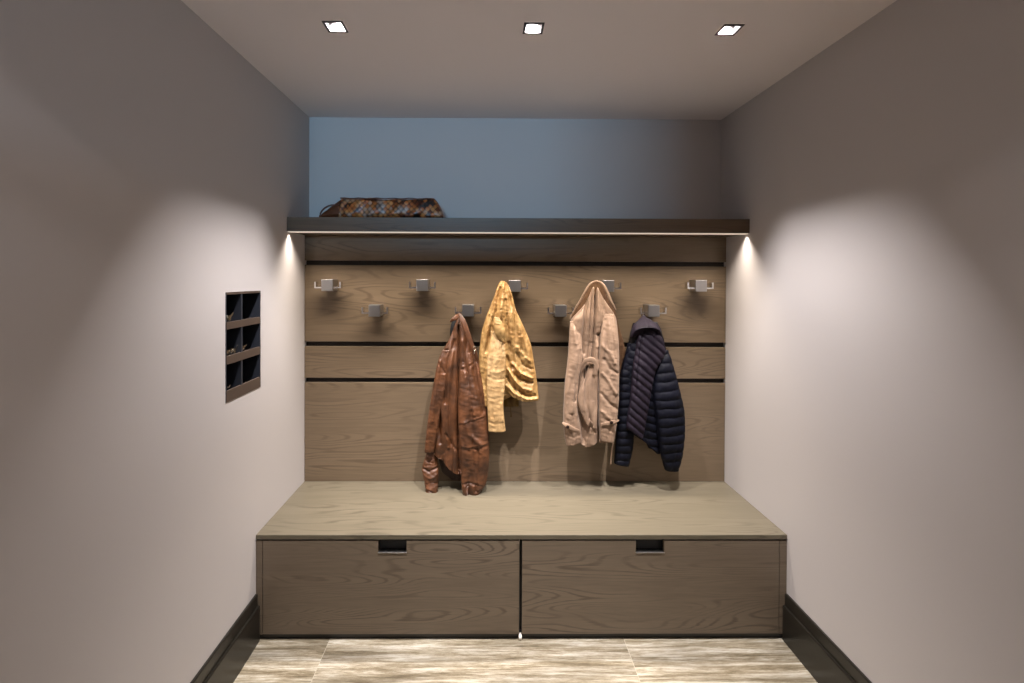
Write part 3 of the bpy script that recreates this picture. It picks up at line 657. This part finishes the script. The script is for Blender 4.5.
drape('hood_lining', m_dark_in, J, [(322,636,657,2.385,.020),(332,630.2,661.4,2.378,.026),(343,630,661.5,2.385,.020)], None, hem=[(630,344),(637,336),(646,332),(655,336),(661,344)])
bm = bmesh.new()
a0 = pxw(643.3, 317, 2.41); tubepath(bm, [a0+Vector((-.005, 0, -.004)), a0+Vector((-.008, .004, .016)), a0+Vector((0, .006, .030)), a0+Vector((.007, .004, .016)), a0+Vector((.005, 0, -.004))], .0022, 8)
link('hanging_loop', bm, m_dark_in, J, True)

# ------------------------------------------------------------------ BAG on the shelf
B = empty('handbag', (-.56, 2.38, ZS1), 'brown snake-patterned woven leather handbag lying on the left end of the shelf', 'bag')
bm = bmesh.new()
yc = 2.385
xa, xb = -.752, -.222
nx, na_ = 90, 40; rings = []
for i in range(nx+1):
    u = i/nx; x = xa+(xb-xa)*u
    topz = .108*(min(1, (u/.02)**.35 if u > 0 else 0) if u < .02 else 1)
    if u > .90: topz = .108*(1-((u-.90)/.10)**1.6*.78)
    topz += .003*math.sin(u*9)+.0025*math.sin(u*23+1)
    dep = .085*(1-.25*abs(2*u-1)**3)
    ring = []
    for j in range(na_):
        a = 2*math.pi*j/na_; c, s = math.cos(a), math.sin(a)
        cc = math.copysign(abs(c)**.55, c); ss = math.copysign(abs(s)**.55, s)
        z = ZS1+.001+max(topz, .012)*(.5+.5*ss); y = yc+dep*cc*(1-.22*(.5+.5*ss))
        y += .004*math.sin(u*31+j*.6)
        ring.append(bm.verts.new((x+(z-ZS1)*-.0, y, z)))
    rings.append(ring)
for A_, B_ in zip(rings, rings[1:]):
    for j in range(na_): bm.faces.new((A_[j], A_[(j+1) % na_], B_[(j+1) % na_], B_[j]))
bm.faces.new(rings[0][::-1]); bm.faces.new(rings[-1])
link('bag_body', bm, m_bag, B, True)
bm = bmesh.new()                                   # gathered side gusset and tab at the left end
rings = []
for i in range(31):
    u = i/30; x = -.748-.115*u; hh = .090*(1-u)**.8+.012
    ring = []
    for j in range(24):
        a = 2*math.pi*j/24
        r = 1+.10*math.sin(a*7+u*4)
        ring.append(bm.verts.new((x, yc+(.055-.025*u)*math.cos(a)*r, ZS1+.002+hh*(.5+.5*math.sin(a))*min(r, 1.05))))
    rings.append(ring)
for A_, B_ in zip(rings, rings[1:]):
    for j in range(24): bm.faces.new((A_[j], A_[(j+1) % 24], B_[(j+1) % 24], B_[j]))
bm.faces.new(rings[0][::-1]); bm.faces.new(rings[-1])
link('side_gusset', bm, m_bag_leather, B, True)
bm = bmesh.new()
pts = []
for i in range(25):
    a = math.pi*i/24
    pts.append((-.800-.055*math.cos(a)-.0, yc-.03+.03*i/24, ZS1+.012+.080*math.sin(a)**.8*(.6+.4*i/24)))
tubepath(bm, pts, .0045, 10); link('handle', bm, m_bag_leather, B, True)
bm = bmesh.new(); pts = [(-.285-.455*i/20, yc-.066+.002*math.sin(i), ZS1+.103+.002*math.sin(i*1.7)) for i in range(21)]
tubepath(bm, pts, .003, 8); link('top_seam', bm, m_bag_leather, B, True)

# ------------------------------------------------------------------ LIGHTS
def light(name, typ, loc, energy, col, **kw):
    l = bpy.data.lights.new(name, typ); l.energy = energy; l.color = col
    for k, v in kw.items(): setattr(l, k, v)
    o = bpy.data.objects.new(name, l); COL.objects.link(o); o.location = loc
    return o
WARM = (1.0, .89, .78); NEUT = (1.0, .955, .965)
for i, x in enumerate(LX):      # lamp inside each recessed fitting, shaded by its square aperture
    light('lamp_light', 'AREA', (x, LY, ZC+.044), 18.5, NEUT, shape='DISK', size=.014)
    _l = [o for o in COL.objects if o.name.startswith('lamp_light')][-1]; _l.data.spread = math.radians(98); _l.rotation_euler = (math.radians(18), 0, 0)
for i, x in enumerate(LX):      # the next row of downlights, above and behind the camera
    light('hall_lamp_light', 'SPOT', (x, .22, ZC-.004), 8, NEUT, spot_size=2*math.atan(2.0), spot_blend=.12, shadow_soft_size=.02)
u = light('ceiling_fill_light', 'SPOT', (.15, -.7, 1.5), 38, (1.0, .95, .93), spot_size=math.radians(125), spot_blend=.8, shadow_soft_size=.12)  # added fill: unseen upward spot behind the camera that brightens the ceiling
u.rotation_euler = (math.radians(180), 0, 0)
s = light('strip_light', 'AREA', ((XL+XR)/2, YS+.024, ZS0-.006), 15.5, WARM, shape='RECTANGLE', size=XR-XL-.02, size_y=.012)
s.data.spread = math.radians(104)
w = light('window_light', 'AREA', (-.5, -5.0, 2.1), 190, (.36, .68, 1.0), shape='RECTANGLE', size=.8, size_y=.2)
w.rotation_euler = (math.radians(90), 0, 0)

wd = bpy.data.worlds.new('world'); SC.world = wd; wd.use_nodes = True
wd.node_tree.nodes['Background'].inputs[0].default_value = (.45, .60, .85, 1); wd.node_tree.nodes['Background'].inputs[1].default_value = .9

SC.view_settings.view_transform = 'Standard'; SC.view_settings.look = 'None'
SC.view_settings.exposure = 0.0; SC.view_settings.gamma = 1.0
SC.view_settings.use_curve_mapping = False
